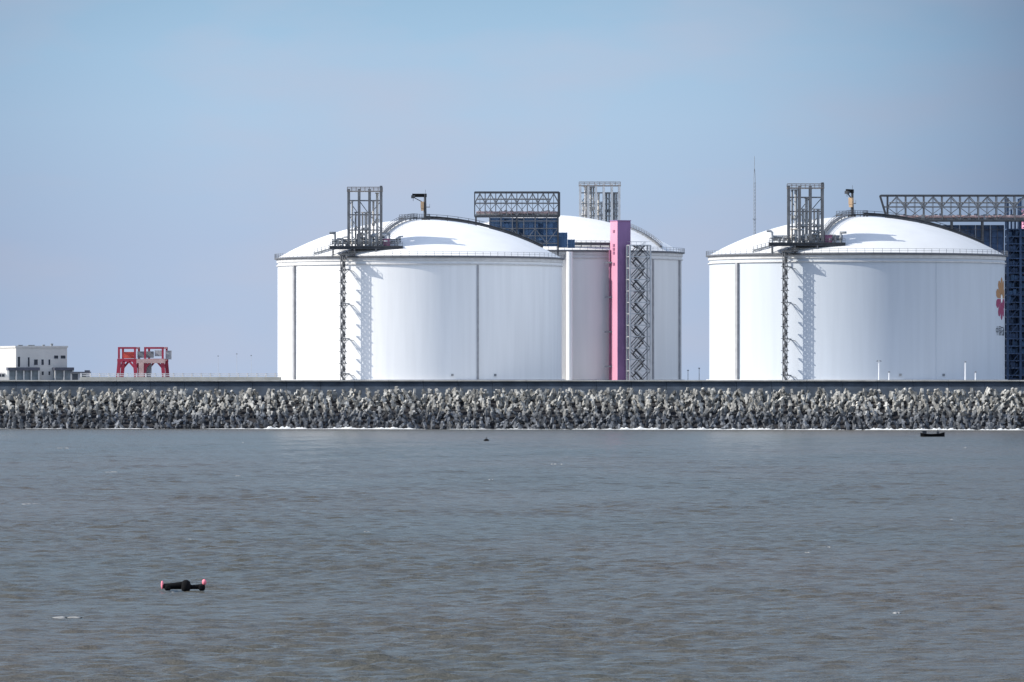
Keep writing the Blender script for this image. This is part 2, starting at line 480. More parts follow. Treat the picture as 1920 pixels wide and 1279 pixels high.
# ------------------------------------------------------------------ storage tanks
GZ = 13.0
def pol(r, phi, z): return Vector((r * sin(phi), -r * cos(phi), z))
class Tank: pass
def make_tank(cx, cy, zr, rise, R, label, shell_mat, butt, group, dome_mat='dome'):
    T = Tank(); T.cx, T.cy, T.R, T.H, T.rise = cx, cy, R, zr - GZ, rise
    H = T.H
    t = thing('storage_tank', label, 'storage tank', (cx, cy, GZ), 0, group)
    T.root = t
    T.Rs = (R*R + rise*rise) / (2*rise)
    T.dz = lambda r: H + rise - (T.Rs - sqrt(max(0, T.Rs**2 - r*r)))
    m = MB(); m.lathe([(R, 0.9), (R, H*0.33), (R, H*0.66), (R, H - 0.5)], 256); m.build('shell', shell_mat, t)
    m = MB(); m.lathe([(R + 0.9, -0.3), (R + 0.9, 0.9), (R + 0.05, 0.9)], 256, False); m.build('base_slab', M['pale_conc'], t)
    m = MB(); m.lathe([(R - 0.05 - i*0, 0) if False else (r, T.dz(r)) for r in [R * (1 - (i/24)) for i in range(25)]], 192); m.build('dome', M[dome_mat], t)
    m = MB()
    m.lathe([(R + 0.02, H - 0.55), (R + 1.0, H - 0.45), (R + 1.0, H - 0.05), (R - 0.4, H + 0.08)], 256, False); m.build('eave_walkway', M['eave'], t)
    m = MB(); m.lathe([(R + 0.02, H - 1.6), (R + 0.35, H - 1.5), (R + 0.35, H - 0.56)], 256, False)
    m.lathe([(R + 0.02, H - 2.65), (R + 0.42, H - 2.6), (R + 0.42, H - 2.3), (R + 0.02, H - 2.25)], 256, False); m.build('ring_beam', M['pale_conc'], t)
    m = MB()
    nP = 110
    for k in range(nP):
        ph = 2*pi*k/nP
        m.bar(pol(R + 0.9, ph, H - 0.05), pol(R + 0.9, ph, H + 1.15), 0.09)
    for zz in (0.55, 1.12):
        m.lathe([(R + 0.87, H + zz), (R + 0.93, H + zz), (R + 0.93, H + zz + 0.07), (R + 0.87, H + zz + 0.07), (R + 0.87, H + zz)], 160, False)
    m.build('guard_rail', M['rail'], t)
    for (deg, wd, pr) in butt:
        ph = radians(deg); m = MB()
        u = Vector((cos(ph), sin(ph), 0)); o_ = Vector((sin(ph), -cos(ph), 0))
        vs = []
        for z in (0.9, H - 2.7):
            for (a, b) in ((-wd/2, R - 0.3), (wd/2, R - 0.3), (wd/2, R + pr), (-wd/2, R + pr)):
                vs.append(u * a + o_ * b + Vector((0, 0, z)))
        m.add(vs, [(0,1,2,3),(7,6,5,4),(0,4,5,1),(1,5,6,2),(2,6,7,3),(3,7,4,0)])
        m.build('buttress', M['grey_conc'] if pr > 0.2 else shell_mat, t)
    return T

def dome_path(T, name, phi0, r0, phi1, r1, mt, lift=0.5, wd=1.0, th=0.45, rails=True, step=1.6, pipe=0.0):
    """a walkway laid on short legs over the dome, with posts and rails"""
    n = max(3, int(abs(r1 - r0) / step) + int(abs(phi1 - phi0) * max(r0, r1) / step))
    pts = []
    for i in range(n + 1):
        f = i / n
        r = r0 + (r1 - r0) * f; ph = phi0 + (phi1 - phi0) * f
        pts.append(pol(r, ph, T.dz(r) + lift))
    m = MB()
    for a, b in zip(pts[:-1], pts[1:]): m.bar(a, b, wd, th)
    for i, p in enumerate(pts):
        if i % 2 == 0: m.bar(p - Vector((0, 0, lift + 0.3)), p, 0.25)
    if pipe:
        off = Vector((0, 0, 0.45))
        m.tube([p + off for p in pts], pipe, 6)
    if rails:
        d = (pts[-1] - pts[0]); s_ = Vector((-d.y, d.x, 0)).normalized() * wd * 0.45
        for sg in (-1, 1):
            q = [p + s_ * sg for p in pts]
            for a in q: m.bar(a, a + Vector((0, 0, 1.2)), 0.08)
            for hh in (0.6, 1.2):
                for a, b in zip(q[:-1], q[1:]): m.bar(a + Vector((0, 0, hh)), b + Vector((0, 0, hh)), 0.08)
    m.build(name, mt, T.root)

GT = 'large white storage tanks behind the sea wall'
DL, DR, DB = 2000.0, 1925.0, 2120.0
TL = make_tank(xw(787, DL), DL, 50.65, 11.6, 43.0, 'leftmost white domed storage tank, nearest the red gantry crane', M['white'],
               [(-59.4, 1.0, 0.75), (24.4, 0.6, 0.25), (114, 1, 0.75), (204, 1, 0.75)], GT)
TR = make_tank(xw(1606.5, DR), DR, 50.1, 11.3, 43.0, 'white domed storage tank at the right carrying an orange and crimson emblem', M['white_shaded'],
               [(-55.5, 1.0, 0.75), (29, 0.35, 0.10), (119, 1, 0.75), (209, 1, 0.75)], GT, 'dome_shaded')
TB = make_tank(xw(1027, DB), DB, 54.7, 12.0, 43.0, 'taller greyish storage tank half hidden behind the left tank, beside the pink lift shaft', M['white_warm'],
               [(76.5, 0.9, 0.6), (50.5, 0.5, 0.35), (166, 1, 0.75), (256, 1, 0.75)], GT)
# white rain pipe down the front of the back tank
m = MB(); m.tube([pol(44.2, radians(8.6), 0), pol(44.2, radians(8.6), TB.H - 0.6)], 0.95, 16)
for z in range(4, 40, 6): m.bar(pol(42.9, radians(8.6), z), pol(44.2, radians(8.6), z), 0.4)
m.build('downpipe', M['white'], TB.root)

for T in (TL, TR):
    dome_path(T, 'roof_stair', radians(-20), 33.5, radians(-22), 3.0, M['rail'], 0.7, 1.1, 0.3, True, 1.6)
    dome_path(T, 'dome_walkway', radians(96), 2.0, radians(96), 37.5, M['dark'], 0.5, 1.1, 0.5, True, 3.0, 0.3)
    dome_path(T, 'roof_pipe', radians(-47), 42.6, radians(-36), 38.0, M['midgrey'], 0.6, 0.5, 0.5, True, 1.4)
    dome_path(T, 'crest_walkway', radians(-60), 7.0, radians(60), 3.5, M['dark'], 0.55, 1.0, 0.4, True, 1.2)
    m = MB()
    for (phd, zz) in ((13.8, 2.2), (32.3, 2.2)):
        p = pol(43.0, radians(phd), zz); m.box(p.x - 0.35, p.x + 0.35, p.y - 0.35, p.y + 0.2, zz - 0.3, zz + 0.35)
    m.build('wall_lamp_box', M['midgrey'], T.root)
dome_path(TB, 'rim_pipework', radians(10), 41.5, radians(30), 41.5, M['rail'], 0.8, 0.8, 0.5, True, 1.6, 0.35)
dome_path(TB, 'dome_walkway', radians(60), 41.5, radians(75), 25, M['rail'], 0.5, 0.9, 0.3, True, 1.8)

# emblem and lettering on the right tank
def patch(mb, T, uv, r=0.06, phi0=0.0, z0=0.0):
    """polygon of (u metres along the wall, v metres up) laid on the shell with a small thickness"""
    n = len(uv); vs = []
    for rr in (T.R + 0.004, T.R + r):
        for (u, v) in uv: vs.append(pol(rr, phi0 + u / T.R, z0 + v))
    fs = [tuple(range(n, 2*n))] + [(i, (i+1) % n, n + (i+1) % n, n + i) for i in range(n)]
    mb.add(vs, fs)
ez = zw(560, 1913) - GZ; eph = radians(74)
for (k0, mt) in ((0, 'emb_orange'), (5, 'emb_red')):
    m = MB()
    for k in range(5):
        a = radians(18 + 36 * (k + k0)); 
        pts = []
        for (rr, da) in ((1.3, -12), (2.6, -16), (4.6, -16.5), (5.7, -11), (6.2, 0), (5.7, 11), (4.6, 16.5), (2.6, 16), (1.3, 12)):
            aa = a + radians(da); pts.append((rr * cos(aa), rr * sin(aa)))
        patch(m, TR, pts, 0.06, eph, ez)
    m.build('emblem', M[mt], TR.root)
m = MB()
patch(m, TR, [(1.15*cos(2*pi*i/20), 1.15*sin(2*pi*i/20)) for i in range(20)], 0.06, eph, ez)
m.build('emblem', M['dome'], TR.root)
glyphs = [
 [((.12,.36),(.88,.36)),((.12,.76),(.88,.76)),((.12,.36),(.12,.76)),((.88,.36),(.88,.76)),((.5,0),(.5,1))],
 [((.05,0),(.05,1)),((.95,0),(.95,1)),((.05,0),(.95,0)),((.05,1),(.95,1)),((.25,.77),(.75,.77)),((.3,.5),(.7,.5)),((.22,.2),(.78,.2)),((.5,.2),(.5,.77)),((.62,.38),(.72,.28))],
 [((0,.92),(1,.92)),((.45,.92),(.05,.3)),((.35,0),(.35,.5)),((.9,0),(.9,.5)),((.35,.5),(.9,.5)),((.35,0),(.9,0))],
 [((.05,.9),(.2,.8)),((0,.62),(.15,.52)),((.03,0),(.22,.35)),((.38,0),(.38,.7)),((1,0),(1,.7)),((.38,.7),(1,.7)),((.38,.35),(1,.35)),((.38,0),(1,0)),((.69,0),(.69,1))]]
tz = zw(628, 1913) - GZ; tph = radians(65.8)
for gi, gl in enumerate(glyphs):
    m = MB()
    for si, ((x0, y0), (x1, y1)) in enumerate(gl):
        a = Vector((x0, y0)) * 2.35; b = Vector((x1, y1)) * 2.35
        d = (b - a).normalized(); nn = Vector((-d.y, d.x)) * 0.15; a = a - d * 0.15; b = b + d * 0.15
        patch(m, TR, [(p.x + gi * 2.75, p.y) for p in (a - nn, b - nn, b + nn, a + nn)], 0.05 + 0.004 * si, tph, tz)
    m.build('lettering', M['emb_grey'], TR.root)

# ------------------------------------------------------------------ stair columns standing off the tank walls
def stair_column(T, phid, label):
    ph = radians(phid)
    base = Vector((T.cx, T.cy, GZ))
    t = thing('stair_column', label, 'stair column', base + pol(T.R + 4.0, ph, 0), ph, 'stair columns in front of the tanks')
    H = T.H
    # local axes: x tangential, -y outward
    p0, p1 = 0.75, -0.65         # inner and outer side (y)
    for (x, y) in ((-0.32, p0), (0.32, p0), (-0.32, p1), (0.32, p1)):
        m = MB(); m.bar((x, y, 0), (x, y, H + 0.2), 0.2); m.build('post', M['rail'], t)
    fl = MB(); la = MB(); ra = MB(); br = MB()
    z = 0.6; k = 0
    while z < H - 1.5:
        y0, y1 = (p0, p1) if k % 2 == 0 else (p1, p0)
        fl.bar((0, y0, z), (0, y1, z + 1.72), 0.68, 0.16)
        for sx in (-0.32, 0.32):
            ra.bar((sx, y0, z + 1.0), (sx, y1, z + 2.72), 0.08); ra.bar((sx, y0, z + 0.5), (sx, y1, z + 2.22), 0.5, 0.06) if sx < 0 else None
        sx = -1 if k % 2 == 0 else 1
        la.box(min(0, sx * 0.85), max(0, sx * 0.85), -0.75, 0.55, z + 1.55, z + 1.75)
        if k % 2 == 0:
            br.box(-0.3, 0.3, 0.76, 2.1, z + 1.5, z + 1.72); br.bar((0, 2.0, z + 1.7), (0, 0.8, z + 2.9), 0.14)
        z += 1.72; k += 1
    fl.build('stair_flight', M['rail'], t); la.build('landing', M['dark'], t); ra.build('handrail', M['rail'], t); br.build('side_bracket', M['rail'], t)
    for z in [H - 14.2 - 10.4 * i for i in range(3)] + [H - 4.0 + 0.0]:
        m = MB()
        if z > 1:
            m.bar((-0.2, 0.75, z), (-0.2, 4.05, z), 0.28); m.bar((0.2, 0.75, z), (1.4, 4.1, z - 0.6), 0.16); m.bar((0, 0.75, z - 1.8), (0, 4.0, z), 0.14)
            m.build('wall_tie', M['midgrey'], t)
    m = MB(); m.box(-0.6, 2.6, -1.1, 3.2, H + 0.2, H + 0.5)
    for i in range(6):
        y = -1.0 + i * 0.82
        for x in (-0.5, 2.5): m.bar((x, y, H + 0.5), (x, y, H + 1.6), 0.08)
    m.bar((-0.5, -1.0, H + 1.6), (-0.5, 3.1, H + 1.6), 0.09); m.bar((2.5, -1.0, H + 1.6), (2.5, 3.1, H + 1.6), 0.09); m.bar((-0.5, -1.0, H + 1.6), (2.5, -1.0, H + 1.6), 0.09)
    m.build('top_platform', M['dark'], t)
def col_phi(px, T, rr):   # angle that puts radius rr at photo column px
    ph = 0.0
    for _ in range(20):
        d = T.cy - rr * cos(ph)
        ph = math.asin(max(-1, min(1, (xw(px, d) - T.cx) / rr)))
    return math.degrees(ph)
stair_column(TL, col_phi(642, TL, 47.2), 'thin dark zigzag stair column tied to the front of the left tank')
stair_column(TR, col_phi(1471, TR, 47.2), 'thin dark zigzag stair column tied to the front of the right tank')

# ------------------------------------------------------------------ pipe frames on the tank roofs
def pipe_frame(label, loc, W, D, H, xs, col, pale, plat=None, legs=None, seed=1, extra=0.0, zs=None):
    rr = random.Random(seed)
    t = thing('pipe_scaffold', label, 'pipe scaffold', loc, 0, 'open steel pipe scaffolds on the tank roofs')
    for x in xs:
        for y in (-D/2, D/2):
            m = MB(); m.box(x - 0.36, x + 0.36, y - 0.36, y + 0.36, 0, H + (extra if x == xs[-1] else 0)); m.build('column', col, t)
    x0, x1 = xs[0], xs[-1]
    m = MB()
    for z in zs or (H * 0.28, H * 0.55, H * 0.8):
        for y in (-D/2, D/2): m.bar((x0, y, z), (x1, y, z), 0.2, 0.28)
        for x in xs: m.bar((x, -D/2, z), (x, D/2, z), 0.2, 0.26)
    m.build('beam', M['rail'], t)
    m = MB()
    m.box(x0 - 0.5, x1 + 0.5, -D/2 - 0.4, D/2 + 0.4, H - 0.75, H - 0.45)
    for i in range(9):
        x = x0 - 0.4 + (x1 - x0 + 0.8) * i / 8
        for y in (-D/2 - 0.3, D/2 + 0.3): m.bar((x, y, H - 0.45), (x, y, H + 0.65), 0.1)
    for y in (-D/2 - 0.3, D/2 + 0.3):
        m.bar((x0 - 0.4, y, H + 0.62), (x1 + 0.4, y, H + 0.62), 0.12); m.bar((x0 - 0.4, y, H + 0.1), (x1 + 0.4, y, H + 0.1), 0.1)
    m.build('top_deck', M['deck_grey'], t)
    m = MB(); levels = [0, H*0.28, H*0.55, H*0.8]
    for bi in range(len(xs) - 1):
        for li in range(3):
            if rr.random() < 0.9:
                a, b = (xs[bi], xs[bi+1]) if rr.random() < 0.5 else (xs[bi+1], xs[bi])
                m.bar((a, D/2, levels[li]), (b, D/2, levels[li+1]), 0.22)
    for x in (x0, x1): m.bar((x, -D/2, 0), (x, D/2, H*0.28), 0.2); m.bar((x, D/2, H*0.28), (x, -D/2, H*0.55), 0.2)
    m.build('bracing', M['rail'], t)
    for i in range(len(xs) - 1):
        for j in range(2):
            x = xs[i] + (xs[i+1] - xs[i]) * (0.33 + 0.34 * j); y = rr.uniform(-D*0.35, D*0.35)
            top = H * rr.choice((0.6, 0.8, 0.94)); r_ = rr.uniform(0.24, 0.46)
            m = MB(); m.tube([(x, y, 0), (x, y, top)], r_, 10); m.tube([(x, y, top - 0.3), (x, y, top)], r_ * 1.7, 10)
            m.tube([(x, y, top * 0.45), (x, y, top * 0.45 + 0.9)], r_ * 1.6, 10)
            m.build('riser_pipe', rr.choice((M['cream'], M['galv'], M['midgrey'])), t)
    if plat:
        (px0, px1, py0, py1) = plat
        m = MB(); m.box(px0, px1, py0, py1, -0.3, -0.004)
        for y in (py0 + 0.3, py1 - 0.3): m.box(px0, px1, y - 0.14, y + 0.14, -1.0, -0.3)
        for i in range(8):
            x = px0 + 0.2 + (px1 - px0 - 0.4) * i / 7; m.box(x - 0.1, x + 0.1, py0 + 0.45, py1 - 0.45, -0.8, -0.3)
        m.build('platform', M['dark'], t)
        m = MB()
        n = 14
        for i in range(n + 1):
            x = px0 + 0.1 + (px1 - px0 - 0.2) * i / n
            for y in (py0 + 0.1, py1 - 0.1): m.bar((x, y, 0), (x, y, 1.2), 0.09)
        for y in (py0 + 0.1, py1 - 0.1):
            for z in (0.6, 1.18): m.bar((px0 + 0.1, y, z), (px1 - 0.1, y, z), 0.09)
        m.build('guard_rail', M['rail'], t)
        for (lx, ly, lz) in legs:
            m = MB(); m.bar((lx, ly, -0.9), (lx, ly, lz - 0.4), 0.4); m.build('leg', M['rail'], t)
        # manifolds and valves
        for i in range(15):
            x = px0 + 1.2 + (px1 - px0 - 2.4) * i / 14 + rr.uniform(-0.4, 0.4); y = rr.uniform(py0 + 0.8, py0 + 2.4)
            h = rr.uniform(1.2, 3.6); r_ = rr.uniform(0.2, 0.4)
            m = MB(); m.tube([(x, y, 0), (x, y, h), (x + rr.choice((-1, 1)) * 0.3, y, h + 0.3), (x + rr.choice((-1, 1)) * 1.6, y, h + 0.35)], r_, 8)
            m.tube([(x, y, h*0.4), (x, y, h*0.4 + 0.5)], r_*1.8, 8); m.build('valve_pipe', rr.choice((M['cream'], M['galv'], M['midgrey'], M['midgrey'])), t)
        m = MB()
        for k in range(3): m.tube([(px0 + 0.6, py1 - 0.9 - 0.7*k, 0.9 + 0.5*k), (px1 - 0.6, py1 - 0.9 - 0.7*k, 0.9 + 0.5*k)], 0.22, 8)
        m.build('header_pipe', M['midgrey'], t)
        m = MB(); cxm = x1 + 1.6; m.box(cxm - 0.9, cxm + 1.1, py0 + 0.6, py0 + 2.2, 0.05, 2.0); m.box(cxm - 1.0, cxm + 1.2, py0 + 0.5, py0 + 2.3, 2.0, 2.15)
        m.build('cabinet', M['maroon'], t)
    return t
def roof_frame(T, pc, top, label, seed):
    dF = T.cy - 36.5
    X = xw(pc, dF); z = T.H + GZ + 2.95
    Ht = zw(top, dF) - z
    xs = [-4.95, -1.85, 1.25, 4.7]
    plat = (-10.6, 11.2, -2.6, 2.6)
    legs = []
    for lx in (-9.6, -3.2, 3.2, 9.8):
        for ly in (-2.3, 2.3):
            gx, gy = X + lx - T.cx, dF + ly - T.cy
            legs.append((lx, ly, min(-1.0, GZ + T.dz(min(T.R, math.hypot(gx, gy))) - z)))
    pipe_frame(label, (X, dF, z), 10, 3.8, Ht, xs, M['rail'], False, plat, legs, seed, 1.0)
roof_frame(TL, 685, 355, 'grey open pipe scaffold standing on the front of the left tank roof', 5)
roof_frame(TR, 1511, 349, 'grey open pipe scaffold standing on the front of the right tank roof', 9)
dT = TB.cy + 14
Xb = xw(1124.5, dT); rb_ = math.hypot(Xb - TB.cx, 14)
zb = GZ + TB.dz(rb_) - 1.0
pipe_frame('cream piped open scaffold rising behind the dome of the taller greyish tank', (Xb, dT, zb), 13, 4.4, zw(345, dT) - zb,
           [-6.3, -3.7, -1.2, 1.3, 3.9, 6.3], M['galv'], True, None, None, 4)

# ------------------------------------------------------------------ jib cranes on the dome crests
def jib_crane(label, px, T, top, ang, L):
    d = T.cy; X = xw(px, d)
    z0 = GZ + T.dz(abs(X - T.cx)) - 0.2
    H = zw(top, d) - z0
    t = thing('jib_crane', label, 'jib crane', (X, d, z0), ang, 'small jib cranes on the dome crests')
    m = MB(); m.box(-0.8, 0.8, -0.8, 0.8, 0, 0.5); m.tube([(0,0,0.5),(0,0,H-0.2)], [0.5, 0.34], 12); m.build('mast', M['dark'], t)
    m = MB(); m.box(-L, 0.5, -0.3, 0.3, H - 1.25, H - 0.2); m.bar((-L + 0.2, 0, H - 1.2), (-0.3, 0, H - 3.0), 0.22); m.build('jib', M['black'], t)
    m = MB(); m.box(-L - 0.3, -L + 0.9, -0.5, 0.5, H - 1.6, H - 0.7); m.tube([(-L + 0.3, 0, H - 1.6), (-L + 0.3, 0, H - 2.4)], 0.07, 6); m.build('hoist', M['dark'], t)
    m = MB(); m.box(-1.35, -0.35, -0.6, 0.6, H - 4.6, H - 2.6); m.box(-1.25, -0.36, -0.5, 0.5, H - 5.4, H - 4.6); m.build('winch_box', M['ochre'], t)
    m = MB(); m.box(0.36, 1.5, -0.5, 0.5, H - 4.4, H - 4.15)
    for y in (-0.45, 0.45): m.bar((1.4, y, H - 4.2), (1.4, y, H - 3.3), 0.08)
    m.build('service_step', M['rail'], t)
    m = MB(); m.tube([(0.1, 0, H - 0.2), (0.1, 0, H + 1.0)], 0.05, 6); m.build('aerial', M['rail'], t)
jib_crane('dark jib crane with its arm stretched left on the left tank dome', 797, TL, 362, 0, 3.9)
jib_crane('dark jib crane with its arm turned towards the sea on the right tank dome', 1598, TR, 354, radians(62), 3.9)

# ------------------------------------------------------------------ pipe racks
def pipe_rack(label, loc, L, H, D, n, slant, enc, legs, chord, seed, pale_posts=False, end_post=0.5):
    rr = random.Random(seed)
    t = thing('pipe_rack', label, 'pipe rack', loc, 0, 'pipe racks reaching off the tank roofs')
    for y in (-D/2, D/2):
        m = MB(); m.bar((0, y, H), (L, y, H), 0.42, 0.5); m.build('top_chord', chord, t)
        m = MB(); m.bar((slant, y, 0), (L, y, 0), 0.38, 0.5); m.build('bottom_chord', chord, t)
        m = MB(); m.bar((slant * 0.4, y, H * 0.55), (L, y, H * 0.55), 0.24, 0.3); m.build('middle_rail', M['rail'], t)
    xs = [slant + (L - slant) * i / n for i in range(n + 1)]
    for i, x in enumerate(xs):
        m = MB()
        for y in (-D/2, D/2): 
            if i == 0 and slant: m.bar((0, y, H), (slant, y, 0), 0.3)
            m.bar((x, y, 0), (x, y, H), end_post if i == n else 0.3)
        m.bar((x, -D/2, H), (x, D/2, H), 0.25); m.bar((x, -D/2, 0), (x, D/2, 0), 0.25)
        m.build('post', chord if i in (0, n) else M['rail'], t)
    m = MB()
    for i in range(n):
        a, b = xs[i], xs[i+1]; c = (a + b) / 2
        for y in (-D/2, D/2):
            m.bar((a, y, H*0.55), (c, y, H*0.95), 0.26); m.bar((c, y, H*0.95), (b, y, H*0.55), 0.26); m.bar((c, y, 0.1), (c, y, H*0.95), 0.16)
            if (i % 2 == 0) == (y > 0): m.bar((a, y, H*0.55), (b, y, 0.1), 0.2)
            else: m.bar((a, y, 0.1), (b, y, H*0.55), 0.2)
    m.build('bracing', M['rail'], t)
    for k in range(4):
        y = -D*0.38 + k * D * 0.25; r_ = (0.36, 0.28, 0.42, 0.3)[k]
        z = 0.3 + r_ + (0.0 if k % 2 else 0.5)
        m = MB(); m.tube([(slant + 0.5, y, z), (L - 0.3, y, z)], r_, 10)
        for q in range(int(L / 3)): m.tube([(slant + 1.5 + q*3, y, z), (slant + 1.9 + q*3, y, z)], r_*1.25, 10)
        m.build('pipe', M['pipe_pink'] if k == 0 else M['midgrey'], t)
    m = MB(); z = H * 0.8
    for y in (-D*0.3, D*0.1): m.tube([(slant + 0.5, y, H*0.72), (L*0.9, y, H*0.72)], 0.2, 8)
    for i in range(int(L * 0.7)):
        x = rr.uniform(1.5, L - 1.5); y = rr.uniform(-D*0.4, D*0.4); hh = rr.uniform(0.8, 1.8)
        m.box(x - 0.45, x + 0.45, y - 0.3, y + 0.3, 0.3, 0.3 + hh)
    m.build('valve_gear', M['midgrey'], t)
    for i, (x0, x1, y0, y1, z0a, z0b, z1) in enumerate(enc):
        m = MB(); nb = max(1, int((x1 - x0) / 1.5)); zf = lambda x: z0a + (z0b - z0a) * (x - x0) / (x1 - x0)
        for q in range(nb):
            xa_, xb_ = x0 + (x1 - x0) * q / nb, x0 + (x1 - x0) * (q + 1) / nb
            lo = max(zf(xa_), zf(xb_)); nh = max(1, int((z1 - lo) / 1.6))
            for w_ in range(nh):
                if rr.random() < 0.22: continue
                za_, zb_ = lo + (z1 - lo) * w_ / nh, lo + (z1 - lo) * (w_ + 1) / nh
                yy = y0 + rr.uniform(0, 0.25)
                m.box(xa_ + 0.06, xb_ - 0.06, yy, yy + 0.3, za_ + 0.06, zb_ - 0.06)
        yb0, yb1 = (y1 - 0.4, y1) if y1 - y0 > 1 else (y0 + 0.45, y1)
        m.add([(x0,yb0,z0a),(x1,yb0,z0b),(x1,yb1,z0b),(x0,yb1,z0a),(x0,yb0,z1),(x1,yb0,z1),(x1,yb1,z1),(x0,yb1,z1)],
              [(3,2,1,0),(4,5,6,7),(0,1,5,4),(1,2,6,5),(2,3,7,6),(3,0,4,7)])
        o = m.build('cladding', M['blue'] if pale_posts else M['navy'], t)
        m = MB(); k = max(2, int((x1 - x0) / 3.2))
        for q in range(k + 1):
            x = x0 + 0.15 + (x1 - x0 - 0.3) * q / k
            zz = z0a + (z0b - z0a) * (x - x0) / (x1 - x0)
            m.box(x - 0.1, x + 0.1, y0 - 0.16, y0 - 0.005, zz, z1 - 0.02)
        m.box(x0, x1, y0 - 0.2, y0 - 0.165, z1 - 1.4, z1 - 1.2)
        if x1 - x0 > 8:
            fr_ = MB(); hgt = z1 - z0a; kk = 6
            for q in range(kk + 1):
                x = x0 + (x1 - x0) * q / kk; fr_.bar((x, y0 - 0.6, z0a), (x, y0 - 0.6, z1), 0.28)
                if q < kk:
                    xb2_ = x0 + (x1 - x0) * (q + 1) / kk
                    za, zb2 = (z0a + hgt * 0.1, z0a + hgt * 0.62) if q % 2 else (z0a + hgt * 0.62, z0a + hgt * 0.1)
                    fr_.bar((x, y0 - 0.6, za), (xb2_, y0 - 0.6, zb2), 0.2)
            for fz in (0.1, 0.36, 0.62, 0.88): fr_.bar((x0, y0 - 0.6, z0a + hgt * fz), (x1, y0 - 0.6, z0a + hgt * fz), 0.24)
            fr_.build('support_frame', M['rail'], t)
        m.build('cladding_rib', M['blue'] if pale_posts else M['slate'], t)
    for (x, y, z) in legs:
        m = MB(); m.bar((x, y, -0.2), (x, y, z), 0.5); m.build('leg', chord, t)
    return t
dG = 2050.0
X0 = xw(890, dG); L0 = xw(1048, dG) - X0; zb0 = zw(406, dG); zt0 = zw(361, dG)
ex = lambda px: xw(px, dG) - X0
ez0 = lambda py: zw(py, dG) - zb0
pipe_rack('truss pipe rack with blue cladding standing between the left tank and the taller tank', (X0, dG, zb0), L0, zt0 - zb0, 6.0, 8, 0.0,
          [(ex(918), ex(1046), -2.4, 2.4, ez0(462), ez0(462), -0.4), (ex(1046.3), ex(1064), -2.2, 2.2, ez0(464), ez0(464), ez0(436)), (ex(1064.3), ex(1078), -2.0, 2.0, ez0(465), ez0(465), ez0(449))],
          [(x, y, GZ - zb0) for x in (0.4, L0/2, L0 - 0.3) for y in (-2.9, 2.9)], M['dark'], 2, True, 0.75)
dG2 = 1937.0
X1 = xw(1650, dG2); L1 = xw(1936, dG2) - X1; zb1 = zw(414, dG2); zt1 = zw(367, dG2)
def domez(xl, yo):
    gx, gy = X1 + xl - TR.cx, dG2 + yo - TR.cy
    return GZ + TR.dz(min(42.9, math.hypot(gx, gy))) - zb1
enc = []
for (a, b) in ((1768, 1800), (1800.5, 1830), (1830.5, 1858), (1858.5, 1884)):
    xa, xb_ = xw(a, dG2) - X1, xw(b, dG2) - X1
    enc.append((xa, xb_, 2.2, 2.9, domez(xa, 2.5) - 0.2, domez(xb_, 2.5) - 0.2, -1.2))
legs = [(x, y, min(-0.5, domez(x, y) - 0.2)) for x in (3.0, 12.0, 21.0, 30.0) for y in (-2.4, 2.0)]
pipe_rack('long dark truss pipe rack running right across the right tank dome to the navy tower', (X1, dG2, zb1), L1, zt1 - zb1, 5.0, 8, 2.2, enc, legs, M['dark'], 6, False, 0.5)

# navy pipe tower beside the right tank
dN = 1944.0
XN = xw(1886, dN); WN_ = xw(1942, dN) - XN
t = thing('pipe_tower', 'dark navy pipe tower of stacked floors beside the right tank', 'pipe tower', (XN, dN, GZ))
HN = zw(372, dN) - GZ
for x in (0.35, WN_*0.47, WN_ - 0.35):
    for y in (-2.4, 4.2):
        m = MB(); m.box(x - 0.33, x + 0.33, y - 0.33, y + 0.33, 0, HN); m.build('column', M['navy'], t)
rr = random.Random(12)
nl = 21; ZF = zw(430, dN) - GZ
for i in range(nl):
    z = ZF * (i + 1) / nl
    m = MB(); m.box(0.0, WN_, -2.75, 4.6, z - 0.18, z + 0.12); m.build('floor_deck', M['navy'], t)
    m = MB()
    for (a, b) in ((0.8, WN_*0.47 - 0.45), (WN_*0.47 + 0.45, WN_ - 0.8)):
        x = a
        while x < b - 0.3:
            wd = rr.uniform(0.5, 1.3); x2 = min(b, x + wd)
            if rr.random() < 0.8: m.box(x, x2 - 0.08, -1.6 + rr.uniform(-0.5, 0.5), -0.9, z - ZF/nl + 0.14, z - 0.3 - rr.uniform(0, 0.7))
            x = x2
    m.box(0.75, WN_ - 0.75, 3.2, 3.4, z - ZF/nl + 0.14, z - 0.2)
    m.build('louvre_bank', rr.choice((M['navy'], M['navy'], M['blue'])), t)
m = MB()
for i in range(10):
    z0, z1 = ZF*i/10, ZF*(i+1)/10
    m.bar((0.35, -2.4, z0), (WN_*0.47, -2.4, z1), 0.2); m.bar((WN_*0.47, -2.4, z1), (WN_-0.35, -2.4, z0), 0.2)
m.build('bracing', M['navy'], t)
m = MB()
for k in range(3): m.tube([(1.6 + k*1.1, 0.6, 0), (1.6 + k*1.1, 0.6, HN - 3)], 0.35, 10)
m.build('riser_pipe', M['navy'], t)
m = MB()
for i in range(14):
    x = rr.uniform(0.6, WN_ - 0.6); z = ZF + rr.uniform(0.3, 4.5); m.bar((x, -2.0, z), (x + rr.uniform(-2, 2), -1.4, z + rr.uniform(-1, 1.5)), 0.28)
m.build('head_pipework', M['midgrey'], t)

